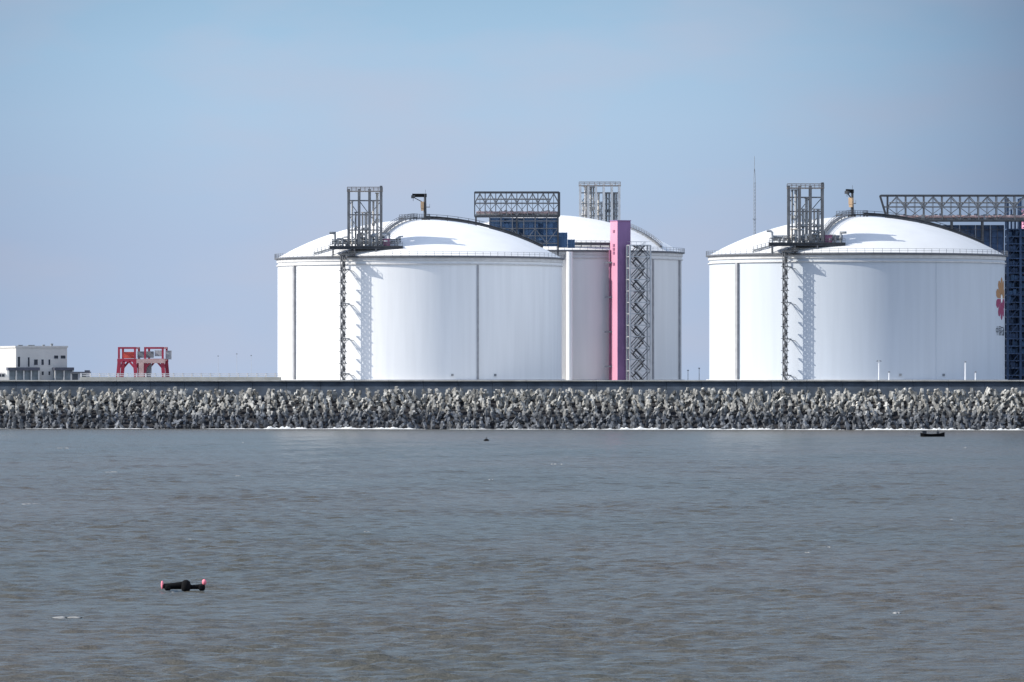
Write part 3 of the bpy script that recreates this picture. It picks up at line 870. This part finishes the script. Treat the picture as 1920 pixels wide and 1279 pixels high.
# ------------------------------------------------------------------ lift shafts
def lift_shaft(label, cx, cy, rz, top):
    t = thing('lift_shaft', label, 'lift shaft', (cx, cy, GZ), rz, 'pink lift shafts beside the tanks')
    H = top - GZ; a, b = 2.35, 2.25
    m = MB(); m.box(-a, a, -b, b, 0, H); m.build('shaft', M['lift_red'], t)
    m = MB(); m.box(-a + 0.02, a + 0.04, -b - 0.12, -b - 0.003, 0.1, H - 0.1); m.build('front_panel', M['lift_purple'], t)
    m = MB(); m.box(-a - 0.15, a + 0.15, -b - 0.25, b + 0.15, H, H + 0.3); m.build('roof', M['lift_purple'], t)
    m = MB()
    for z in (H - 3.2, H - 7.6, H - 8.8, H - 10.0, H - 13.5): m.box(-a - 0.12, -a - 0.003, -0.7, 0.5, z - 0.45, z + 0.45)
    m.build('vent', M['maroon'], t)
    z = 5.0
    while z < H - 9:
        m = MB(); m.bar((-a, 1.2, z), (-a - 2.0, 2.4, z), 0.4, 0.5); m.build('wall_tie', M['midgrey'], t); z += 10.9
    m = MB(); m.bar((-a - 0.35, 1.9, 0), (-a - 0.35, 1.9, H - 9), 0.45); m.build('dark_upright', M['maroon'], t)  # dark upright strip along the shaft's left side
dS = 2078.0
lift_shaft('tall pink and purple lift shaft in front of the taller greyish tank', xw(1163, dS), dS, radians(29), zw(415, dS))
dS2 = 1958.0
lift_shaft('pink lift shaft top at the right edge behind the navy tower', xw(1932, dS2), dS2, radians(29), zw(395, dS2))

# ------------------------------------------------------------------ lattice stair tower by the taller tank
dS3 = 2074.0
t = thing('stair_tower', 'grey lattice stair tower with zigzag flights beside the pink lift shaft', 'stair tower', (xw(1197.5, dS3), dS3, GZ), radians(12))
H = zw(460, dS3) - GZ; a, b = 3.3, 2.0
for (x, y) in ((-a, -b), (a, -b), (a, b), (-a, b)):
    m = MB(); m.box(x - 0.26, x + 0.26, y - 0.26, y + 0.26, 0, H); m.build('post', M['galv'], t)
xb = MB(); fl = MB(); hr = MB(); ld = MB()
n = 12; dzv = H / n
for i in range(n):
    z0, z1 = dzv*i, dzv*(i+1)
    lv = MB()
    for y in (-b, b): lv.bar((-a, y, z1), (a, y, z1), 0.16, 0.26)
    for x in (-a, a): lv.bar((x, -b, z1), (x, b, z1), 0.16, 0.26)
    lv.build('frame_beam', M['galv'], t)
    for y in (-b, b):
        if i % 2: xb.bar((-a, y, z0), (0, y, z1), 0.24); xb.bar((a, y, z0), (0, y, z1), 0.24)
        else: xb.bar((0, y, z0), (a, y, z1), 0.24); xb.bar((0, y, z0), (-a, y, z1), 0.24)
    zm = (z0 + z1) / 2
    s_ = 1 if i % 2 else -1
    fl.bar((-1.7*s_, -b*0.55, z0), (1.7*s_, -b*0.55, z1), 1.1, 0.4)
    fl.bar((1.7*s_, b*0.55, z0 + dzv*0.5), (-1.7*s_, b*0.55, min(H, z1 + dzv*0.5)), 1.1, 0.3)
    for yy in (-b*0.55 - 0.55, -b*0.55 + 0.55): hr.bar((-1.7*s_, yy, z0 + 1.1), (1.7*s_, yy, z1 + 1.1), 0.09); hr.bar((-1.7*s_, yy, z0 + 0.6), (1.7*s_, yy, z1 + 0.6), 0.07)
    ld.box(1.7*s_ if s_ > 0 else -a + 0.2, a - 0.2 if s_ > 0 else -1.7, -b + 0.15, b - 0.15, z1 - 0.12, z1)
    for q in range(4):
        x = -a + 0.6 + q * 1.5; hr.bar((x, -b, z1), (x, -b, z1 + 1.1), 0.08)
    hr.bar((-a, -b, z1 + 1.1), (a, -b, z1 + 1.1), 0.08); hr.bar((-a, b, z1 + 1.1), (a, b, z1 + 1.1), 0.08)
xb.build('bracing', M['rail'], t); fl.build('stair_flight', M['dark'], t); hr.build('handrail', M['galv'], t); ld.build('landing', M['rail'], t)
m = MB()
for z in (H - 0.4, H*0.66, H*0.33): m.bar((0, b, z), (0, b + 4.5, z), 0.3); m.bar((1.8, b, z), (1.8, b + 4.5, z), 0.3)
m.build('wall_tie', M['midgrey'], t)

# ------------------------------------------------------------------ radio mast
dM = 2600.0
t = thing('radio_mast', 'tall thin pale lattice radio mast standing behind the right tank', 'radio mast', (xw(1414.5, dM), dM, GZ))
H = zw(293, dM) - GZ
mm = MB()
for k in range(3):
    a_ = 2*pi*k/3; mm.tube([(0.42*cos(a_), 0.42*sin(a_), 0), (0.42*cos(a_), 0.42*sin(a_), H - 10), (0.12*cos(a_), 0.12*sin(a_), H - 5)], 0.085, 6)
nn = 60
for i in range(nn):
    z0, z1 = (H - 10)*i/nn, (H - 10)*(i+1)/nn
    for k in range(3):
        a0, a1 = 2*pi*k/3, 2*pi*((k+1) % 3)/3
        mm.bar((0.42*cos(a0), 0.42*sin(a0), z0), (0.42*cos(a1), 0.42*sin(a1), z1), 0.07)
mm.build('lattice', M['midgrey'], t)
m = MB(); m.tube([(0, 0, H - 6), (0, 0, H)], 0.09, 6); m.build('aerial', M['midgrey'], t)
m = MB()
for z in (H*0.45, H*0.72): m.box(-0.7, 0.7, -0.7, 0.7, z, z + 0.25)
m.build('platform', M['midgrey'], t)

# ------------------------------------------------------------------ red gantry crane
dC = 1962.0; sC = dC / F
t = thing('gantry_crane', 'red twin portal gantry crane behind the sea wall, right of the cream building', 'gantry crane', (xw(266, dC), dC, GZ), radians(0))
cx_ = lambda px: (px - 266) * sC
cz_ = lambda py: zw(py, dC) - GZ
def portal(x0, x1, xi, name='portal_frame'):
    m = MB()
    Z1, Z0, ZM = cz_(651), cz_(670), cz_(677)
    for y in (-2.6, 2.6):
        yo = y + (0 if y < 0 else 0)
        off = 0.9 if y > 0 else 0.0
        for x in (x0, x1): m.bar((x + off, y, Z0 - 0.4), (x + off, y, Z1), 0.6, 0.6)
        m.bar((x0 - 0.3 + off, y, Z1 - 0.25), (x1 + 0.3 + off, y, Z1 - 0.25), 0.55, 0.55)
        m.bar((x0 - 0.5 + off, y, ZM + 0.2), (x1 + 0.5 + off, y, ZM + 0.2), 0.6, 0.95)
    for x in (x0, x1):
        m.bar((x, -2.6, Z1 - 0.25), (x + 0.9, 2.6, Z1 - 0.25), 0.5); m.bar((x, -2.6, ZM + 0.2), (x + 0.9, 2.6, ZM + 0.2), 0.5)
    m.build(name, M['crane_red'], t)
    for (x, sg) in ((x0, -1), (x1, 1)):
        for y in (-2.6, 2.6):
            off = 0.9 if y > 0 else 0.0
            m = MB()
            m.bar((x + off - sg * 0.1, y, ZM - 0.2), (x + off + sg * 0.45, y, 0.3), 1.05, 0.95)
            m.bar((x + off - sg * 1.7, y, ZM - 0.15), (x + off - sg * 0.2, y, ZM - 1.9), 0.6)
            m.box(x + off + sg * 0.45 - 0.9, x + off + sg * 0.45 + 0.9, y - 0.5, y + 0.5, 0, 0.4)
            m.build('leg', M['crane_red'], t)
portal(cx_(224), cx_(254), 0)
portal(cx_(273), cx_(306), 0)
m = MB(); m.box(cx_(232), cx_(252), -1.6, 1.6, cz_(672), cz_(661)); m.box(cx_(231), cx_(253), -1.8, 1.8, cz_(661), cz_(660)); m.build('hoist_house', M['hoist_red'], t)
m = MB(); m.box(cx_(257), cx_(311), -3.4, -2.95, cz_(681), cz_(673.5)); m.build('girder', M['pipe_pink'], t)  # pink tone paints the sun on this red beam
m = MB(); m.box(cx_(258), cx_(288), -1.2, 1.2, cz_(671), cz_(659)); m.build('machinery_house', M['midgrey'], t)
m = MB(); m.box(cx_(290), cx_(303), 0.2, 2.0, cz_(668), cz_(657)); m.build('trolley', M['galv'], t)
m = MB(); m.box(cx_(312), cx_(321.5), -1.8, 0.8, cz_(674), cz_(658.5)); m.box(cx_(311.5), cx_(322), -2.0, 1.0, cz_(658.5), cz_(657.5)); m.build('cabin', M['grey_conc'], t)
m = MB(); m.bar((cx_(266), -3.2, 0.1), (cx_(266), -3.2, cz_(681)), 1.5, 0.5); m.build('sunlit_leg_face', M['pipe_pink'], t)  # pink face paints sunlight onto the red leg
m = MB(); m.box(cx_(273), cx_(284), -1.5, 1.2, cz_(700), cz_(682)); m.box(cx_(274), cx_(283), -1.3, 1.0, 0, cz_(700)); m.build('cable_reel_box', M['midgrey'], t)

# ------------------------------------------------------------------ cream building at the left edge
dH = 1965.0; sH = dH / F
rz = radians(16)
t = thing('office_building', 'cream flat roofed two storey building with dark canopies at the left edge', 'building', (xw(30, dH), dH, GZ), rz)
Wd, Dp = 94 * sH / cos(rz), 30.0
Hh = zw(652, dH) - GZ
m = MB(); m.box(0, Wd, 0, Dp, 0, Hh); m.build('wall', M['bldg'], t)
m = MB()
m.box(-0.25, Wd + 0.25, -0.25, 0.35, Hh, Hh + 0.55); m.box(-0.25, 0.35, 0.36, Dp + 0.25, Hh, Hh + 0.55); m.box(Wd - 0.35, Wd + 0.25, 0.36, Dp + 0.25, Hh, Hh + 0.55)
m.build('parapet', M['bldg'], t)
hx = lambda px: (px - 30) * sH / cos(rz)
hz = lambda py: zw(py, dH) - GZ
def window(p0, p1, q0, q1, mt):
    f = MB(); x0, x1, z0, z1 = hx(p0), hx(p1), hz(q1), hz(q0)
    f.box(x0 - 0.12, x1 + 0.12, -0.09, -0.003, z0 - 0.12, z0 - 0.003); f.box(x0 - 0.12, x1 + 0.12, -0.09, -0.003, z1, z1 + 0.12)
    f.box(x0 - 0.12, x0 - 0.003, -0.08, -0.003, z0, z1); f.box(x1 + 0.003, x1 + 0.12, -0.08, -0.003, z0, z1)
    fo_ = f.build('window', M['pale_conc'], t)
    g = MB(); g.box(x0, x1, -0.04, -0.003, z0, z1); g.build('pane', mt, fo_)
for (p0, p1, q0, q1) in ((33, 37.5, 669, 688), (51.5, 55, 670, 688), (63, 70, 674, 684.5), (76.5, 81, 674, 684.5), (89.5, 93, 674, 684.5),
                          (52, 55, 696, 704), (64, 69, 697, 703), (77, 81, 696.5, 703.5), (89.5, 93, 696.5, 703.5), (100, 107.5, 666.5, 672.5), (112, 121, 666.5, 672.5)):
    window(p0, p1, q0, q1, M['bglass'])
def canopy(p0, p1, zc, depth):
    m = MB(); x0, x1 = hx(p0), hx(p1); z = hz(zc)
    m.box(x0, x1, -depth, -0.003, z - 0.9, z); m.build('canopy', M['slate'], t)
    m = MB(); m.box(x0 + 0.3, x1 - 0.3, -depth + 1.2, -0.003, 0.0, z - 0.9); m.build('porch_glazing', M['porch'], t)
    k = max(2, int((x1 - x0) / 2.2))
    for i in range(k + 1):
        x = x0 + 0.25 + (x1 - x0 - 0.5) * i / k
        m = MB(); m.box(x - 0.17, x + 0.17, -depth + 0.25, -depth + 0.6, 0, z - 0.9); m.build('porch_post', M['bldg'], t)
canopy(12, 70, 689, 3.0)
canopy(97, 133, 689, 3.0)
for (p0, p1, q) in ((37, 44, 647.5), (55, 66, 647.5), (82, 85, 647), (97, 100, 645)):
    m = MB(); m.box(hx(p0), hx(p1), 1.5, 3.0, Hh + 0.004, hz(q)); m.box(hx(p0) - 0.1, hx(p1) + 0.1, 1.4, 3.1, hz(q), hz(q) + 0.12); m.build('roof_unit', M['midgrey'], t)

# low dark shed right of the building
dK = 1955.0
t = thing('low_shed', 'low dark flat roofed shed between the cream building and the red crane', 'shed', (xw(132, dK), dK, GZ))
Wk = xw(167, dK) - xw(132, dK); Hk = zw(699, dK) - GZ
m = MB(); m.box(0, Wk, 0, 5, 0, Hk); m.build('wall', M['grey_conc'], t)
m = MB(); m.box(-0.3, Wk + 0.3, -0.4, 5.3, Hk, Hk + 0.3); m.box(Wk*0.75, Wk + 0.1, 1, 3, Hk + 0.3, Hk + 0.75); m.build('roof', M['slate'], t)
m = MB()
for i in range(2): m.box(0.5 + i*2.4, 2.2 + i*2.4, -0.05, -0.003, 0.8, Hk - 0.3)
m.build('window', M['bglass'], t)

# van by the building
dV = 1935.0
t = thing('parked_van', 'pale pinkish van parked in front of the left end of the cream building', 'van', (xw(2, dV), dV, GZ))
m = MB()
pr = [(-3.0, 0.5), (2.3, 0.5), (2.3, 1.5), (1.9, 1.75), (1.2, 2.75), (0.9, 2.9), (-2.9, 2.9), (-3.0, 2.6)]
vs = [(x, -0.95, z) for x, z in pr] + [(x, 0.95, z) for x, z in pr]; k = len(pr)
m.add(vs, [tuple(range(k)), tuple(range(2*k - 1, k - 1, -1))] + [(i, i + k, (i+1) % k + k, (i+1) % k) for i in range(k)])
m.build('body', M['cream'], t)
m = MB()
for (a0, a1) in ((-2.6, -1.3), (-1.1, 0.1), (0.3, 1.1)): m.box(a0, a1, -1.0, -0.953, 1.7, 2.5)
m.build('window', M['bglass'], t)
for x in (-1.9, 1.4):
    for y in (-0.9, 0.9):
        m = MB(); m.tube([(x, y - 0.12, 0.38), (x, y + 0.12, 0.38)], 0.38, 16); m.build('wheel', M['tyre'], t)

# parapet with posts along the causeway, left of the tanks
dP = 1942.0
t = thing('roadside_parapet', 'tan concrete parapet with regular pale posts left of the left tank', 'parapet', (0, dP, GZ))
m = MB(); xa, xb2 = xw(150, dP), xw(528, dP); zt = zw(707, dP) - GZ
x = xa
while x < xb2:
    x2 = min(x + 5.4, xb2); m.box(x, x2 - 0.05, 0, 0.5, 0, zt); x = x2
m.build('barrier', M['tan_conc'], t)
x = xa + 0.3; i = 0
while x < xb2:
    m = MB(); m.box(x - 0.2, x + 0.2, 0.12, 0.38, zt, zt + 1.05); m.box(x - 0.18, x + 0.18, 0.08, 0.42, zt + 1.05, zt + 1.15); m.build('post', M['pale_conc'], t); x += 2.72
m = MB()
for z in (0.4, 0.92): m.bar((xa, 0.25, zt + z), (xb2, 0.25, zt + z), 0.14, 0.2)
m.build('handrail', M['pale_conc'], t)

# lamp posts
def lamp_post(label, px, top, d, arm, wd=0.2):
    t = thing('lamp_post', label, 'lamp post', (xw(px, d), d, GZ), 0, 'pale lamp posts along the sea wall')
    H = zw(top, d) - GZ
    m = MB(); m.tube([(0, 0, 0), (0, 0, H)], [wd, wd * 0.7], 8); m.build('pole', M['white'] if d < 2000 else M['galv'], t)
    m = MB()
    if arm: m.bar((-0.5, 0, H), (0.5, 0, H), 0.12); m.box(-0.75, -0.2, -0.2, 0.2, H - 0.32, H - 0.07); m.box(0.2, 0.75, -0.2, 0.2, H - 0.32, H - 0.07)
    else: m.box(-0.28, 0.28, -0.2, 0.2, H - 0.1, H + 0.25)
    m.build('lamp_head', M['midgrey'], t)
dLp = 1876.0
lamp_post('tall pale lamp post with twin heads below the middle of the right tank', 1648, 676, dLp, True)
lamp_post('short pale lamp post just right of the twin headed one', 1667, 698, dLp, False)
lamp_post('tall pale single headed lamp post near the emblem end of the right tank', 1810, 679, dLp, False, 0.22)
lamp_post('short pale lamp post nearest the navy tower', 1829, 698, dLp, False)
lamp_post('slim far lamp post seen in the gap between the taller tank and the right tank', 1311, 691, 2090, False, 0.14)

lamp_post('faint far lamp post in the open sky just right of the red gantry crane', 409, 668, 2750, False, 0.075)
lamp_post('faint far lamp post, middle of the three between the gantry crane and left tank', 444, 664, 2750, False, 0.075)
lamp_post('faint far lamp post closest to the left edge of the left tank', 471, 667, 2750, False, 0.075)
lamp_post('slim far lamp post close beside the right edge of the taller tank', 1290, 695, 2120, False, 0.14)

# ------------------------------------------------------------------ on the water
def water_at(py): return CAMZ * F / (py - HZ)
# raft of dark timber with a pink float at each end
dB = water_at(1110); sB = dB / F
t = thing('fishing_raft', 'low dark raft with a pink float at each end on the near water', 'raft', (xw(345, dB), dB, 0.1))
t.scale = (1.05, 1.2, 1.65)
m = MB()
m.tube([(-1.32, 0, 0.17), (-0.8, 0.02, 0.2), (-0.1, 0, 0.22), (0.5, 0.03, 0.15), (1.3, 0, 0.17)], [0.10, 0.10, 0.14, 0.07, 0.11], 10)
m.tube([(-1.2, 0.35, 0.12), (1.25, 0.35, 0.12)], 0.08, 8)
for x in (-0.95, 0.05, 1.05): m.bar((x, -0.15, 0.13), (x, 0.5, 0.13), 0.13)
m.build('spar', M['black'], t)
m = MB(); m.lathe([(0.02, -0.06), (0.24, -0.02), (0.31, 0.1), (0.30, 0.26), (0.24, 0.36), (0.1, 0.42), (0.0, 0.42)], 20)
o = m.build('drum', M['black'], t); o.location = (0.12, 0, 0)
for (x, zc, r_) in ((-1.02, 0.12, 0.13), (1.12, 0.12, 0.14)):
    m = MB(); m.tube([(x - 0.2, 0, zc), (x - 0.12, 0, zc), (x + 0.12, 0, zc), (x + 0.2, 0, zc)], [0.07, r_, r_, 0.07], 12); m.build('keg', M['black'], t)
for (x, z, r_, h) in ((-1.36, 0.22, 0.085, 0.17), (1.27, 0.33, 0.14, 0.12)):
    m = MB()
    m.lathe([(0.0, -h), (r_*0.6, -h*0.85), (r_, -h*0.3), (r_, h*0.3), (r_*0.6, h*0.85), (0.0, h)], 16); o = m.build('float', M['pink'], t); o.location = (x, -0.02, z)
# small dark boat by the foam
dBo = water_at(819)
t = thing('work_boat', 'small dark flat boat lying just off the foam below the right tank', 'boat', (xw(1749, dBo), dBo, 0), radians(4))
m = MB()
st_ = [(-3.0, 0.55, 0.30, 0.95), (-2.2, 0.95, 0.0, 0.75), (0, 1.05, -0.05, 0.68), (1.8, 0.85, 0.0, 0.8), (2.9, 0.15, 0.25, 1.15)]
vs = []
for (x, hw, zb_, zt_) in st_: vs += [(x, -hw, zt_), (x, -hw*0.6, zb_ - 0.2), (x, hw*0.6, zb_ - 0.2), (x, hw, zt_), (x, hw - 0.1 if hw > 0.3 else hw*0.5, zt_ - 0.25), (x, -(hw - 0.1 if hw > 0.3 else hw*0.5), zt_ - 0.25)]
fs = [tuple(range(6)), tuple(range(24, 30))[::-1]]
for i in range(4):
    for k in range(6): fs.append((i*6+k, (i+1)*6+k, (i+1)*6+(k+1) % 6, i*6+(k+1) % 6))
m.add(vs, fs); m.build('hull', M['black'], t)
m = MB(); m.box(-2.6, -1.6, -0.5, 0.5, 0.5, 1.35); m.box(-2.7, -1.5, -0.55, 0.55, 1.35, 1.45); m.build('engine_box', M['dark'], t)
m = MB(); m.box(0.9, 1.5, -0.5, 0.5, 0.45, 1.3); m.tube([(1.2, 0, 1.3), (1.2, 0, 1.75)], 0.1, 8); m.build('winch', M['dark'], t)
m = MB()
for x in (-0.9, 0.2): m.box(x - 0.14, x + 0.14, -0.95, 0.95, 0.56, 0.64)
m.build('thwart', M['dark'], t)
# mooring buoy
dY = water_at(827)
t = thing('mooring_buoy', 'tiny dark mooring buoy on the open water below the left tank', 'buoy', (xw(912, dY), dY, 0))
m = MB(); m.lathe([(0.0, -0.4), (0.5, -0.25), (0.62, 0.1), (0.45, 0.4), (0.12, 0.52), (0.0, 0.52)], 16); m.build('body', M['black'], t)
m = MB(); m.tube([(0, 0, 0.5), (0, 0, 0.85)], 0.06, 6); m.tube([(-0.12, 0, 0.85), (0.12, 0, 0.85)], 0.05, 6); m.build('ring', M['dark'], t)
# scattered small whitecaps on the sea
rw = random.Random(21)
wc = MB()
spots = [(120, 1160, 3.0), (1692, 888, 1.2), (1810, 840, 1.5), (200, 886, 2.5), (450, 893, 1.5), (40, 946, 3.5), (695, 998, 1.0), (1045, 871, 1.8), (370, 1013, 2.0), (1797, 976, 1.4), (118, 841, 2.0), (1515, 1038, 0.7), (1730, 1080, 0.8), (1680, 1150, 0.8), (450, 1252, 0.6)]
for _ in range(4): spots.append((rw.uniform(0, 1920), 830 + 440 * rw.random() ** 1.2, rw.uniform(0.3, 1.1)))
for (px, py, L) in spots:
    dd = water_at(py); x = xw(px, dd)
    for q in range(rw.randint(1, 3)):
        x0 = x + rw.uniform(-0.5, 0.5) * L; ll = L * rw.uniform(0.2, 0.45); h = rw.uniform(0.04, 0.08) * (0.6 + 0.4 * min(2, dd / 700)); y0 = dd + rw.uniform(-1, 1)
        nseg = 6; vs = []
        for k in range(nseg + 1):
            f = k / nseg; a = sin(pi * f) ** 0.7; xx = x0 + ll * (f - 0.5); yy = y0 + 0.2 * sin(f * 5 + px)
            vs += [(xx, yy - 0.35 * a, 0.02), (xx, yy - 0.1, 0.05 + h * a), (xx, yy + 0.35 * a, 0.0)]
        wc.add(vs, [(k*3 + j, (k+1)*3 + j, (k+1)*3 + j + 1, k*3 + j + 1) for k in range(nseg) for j in range(2)], True)
tag(wc.build('whitecap_foam', M['whitecap']), kind='stuff')
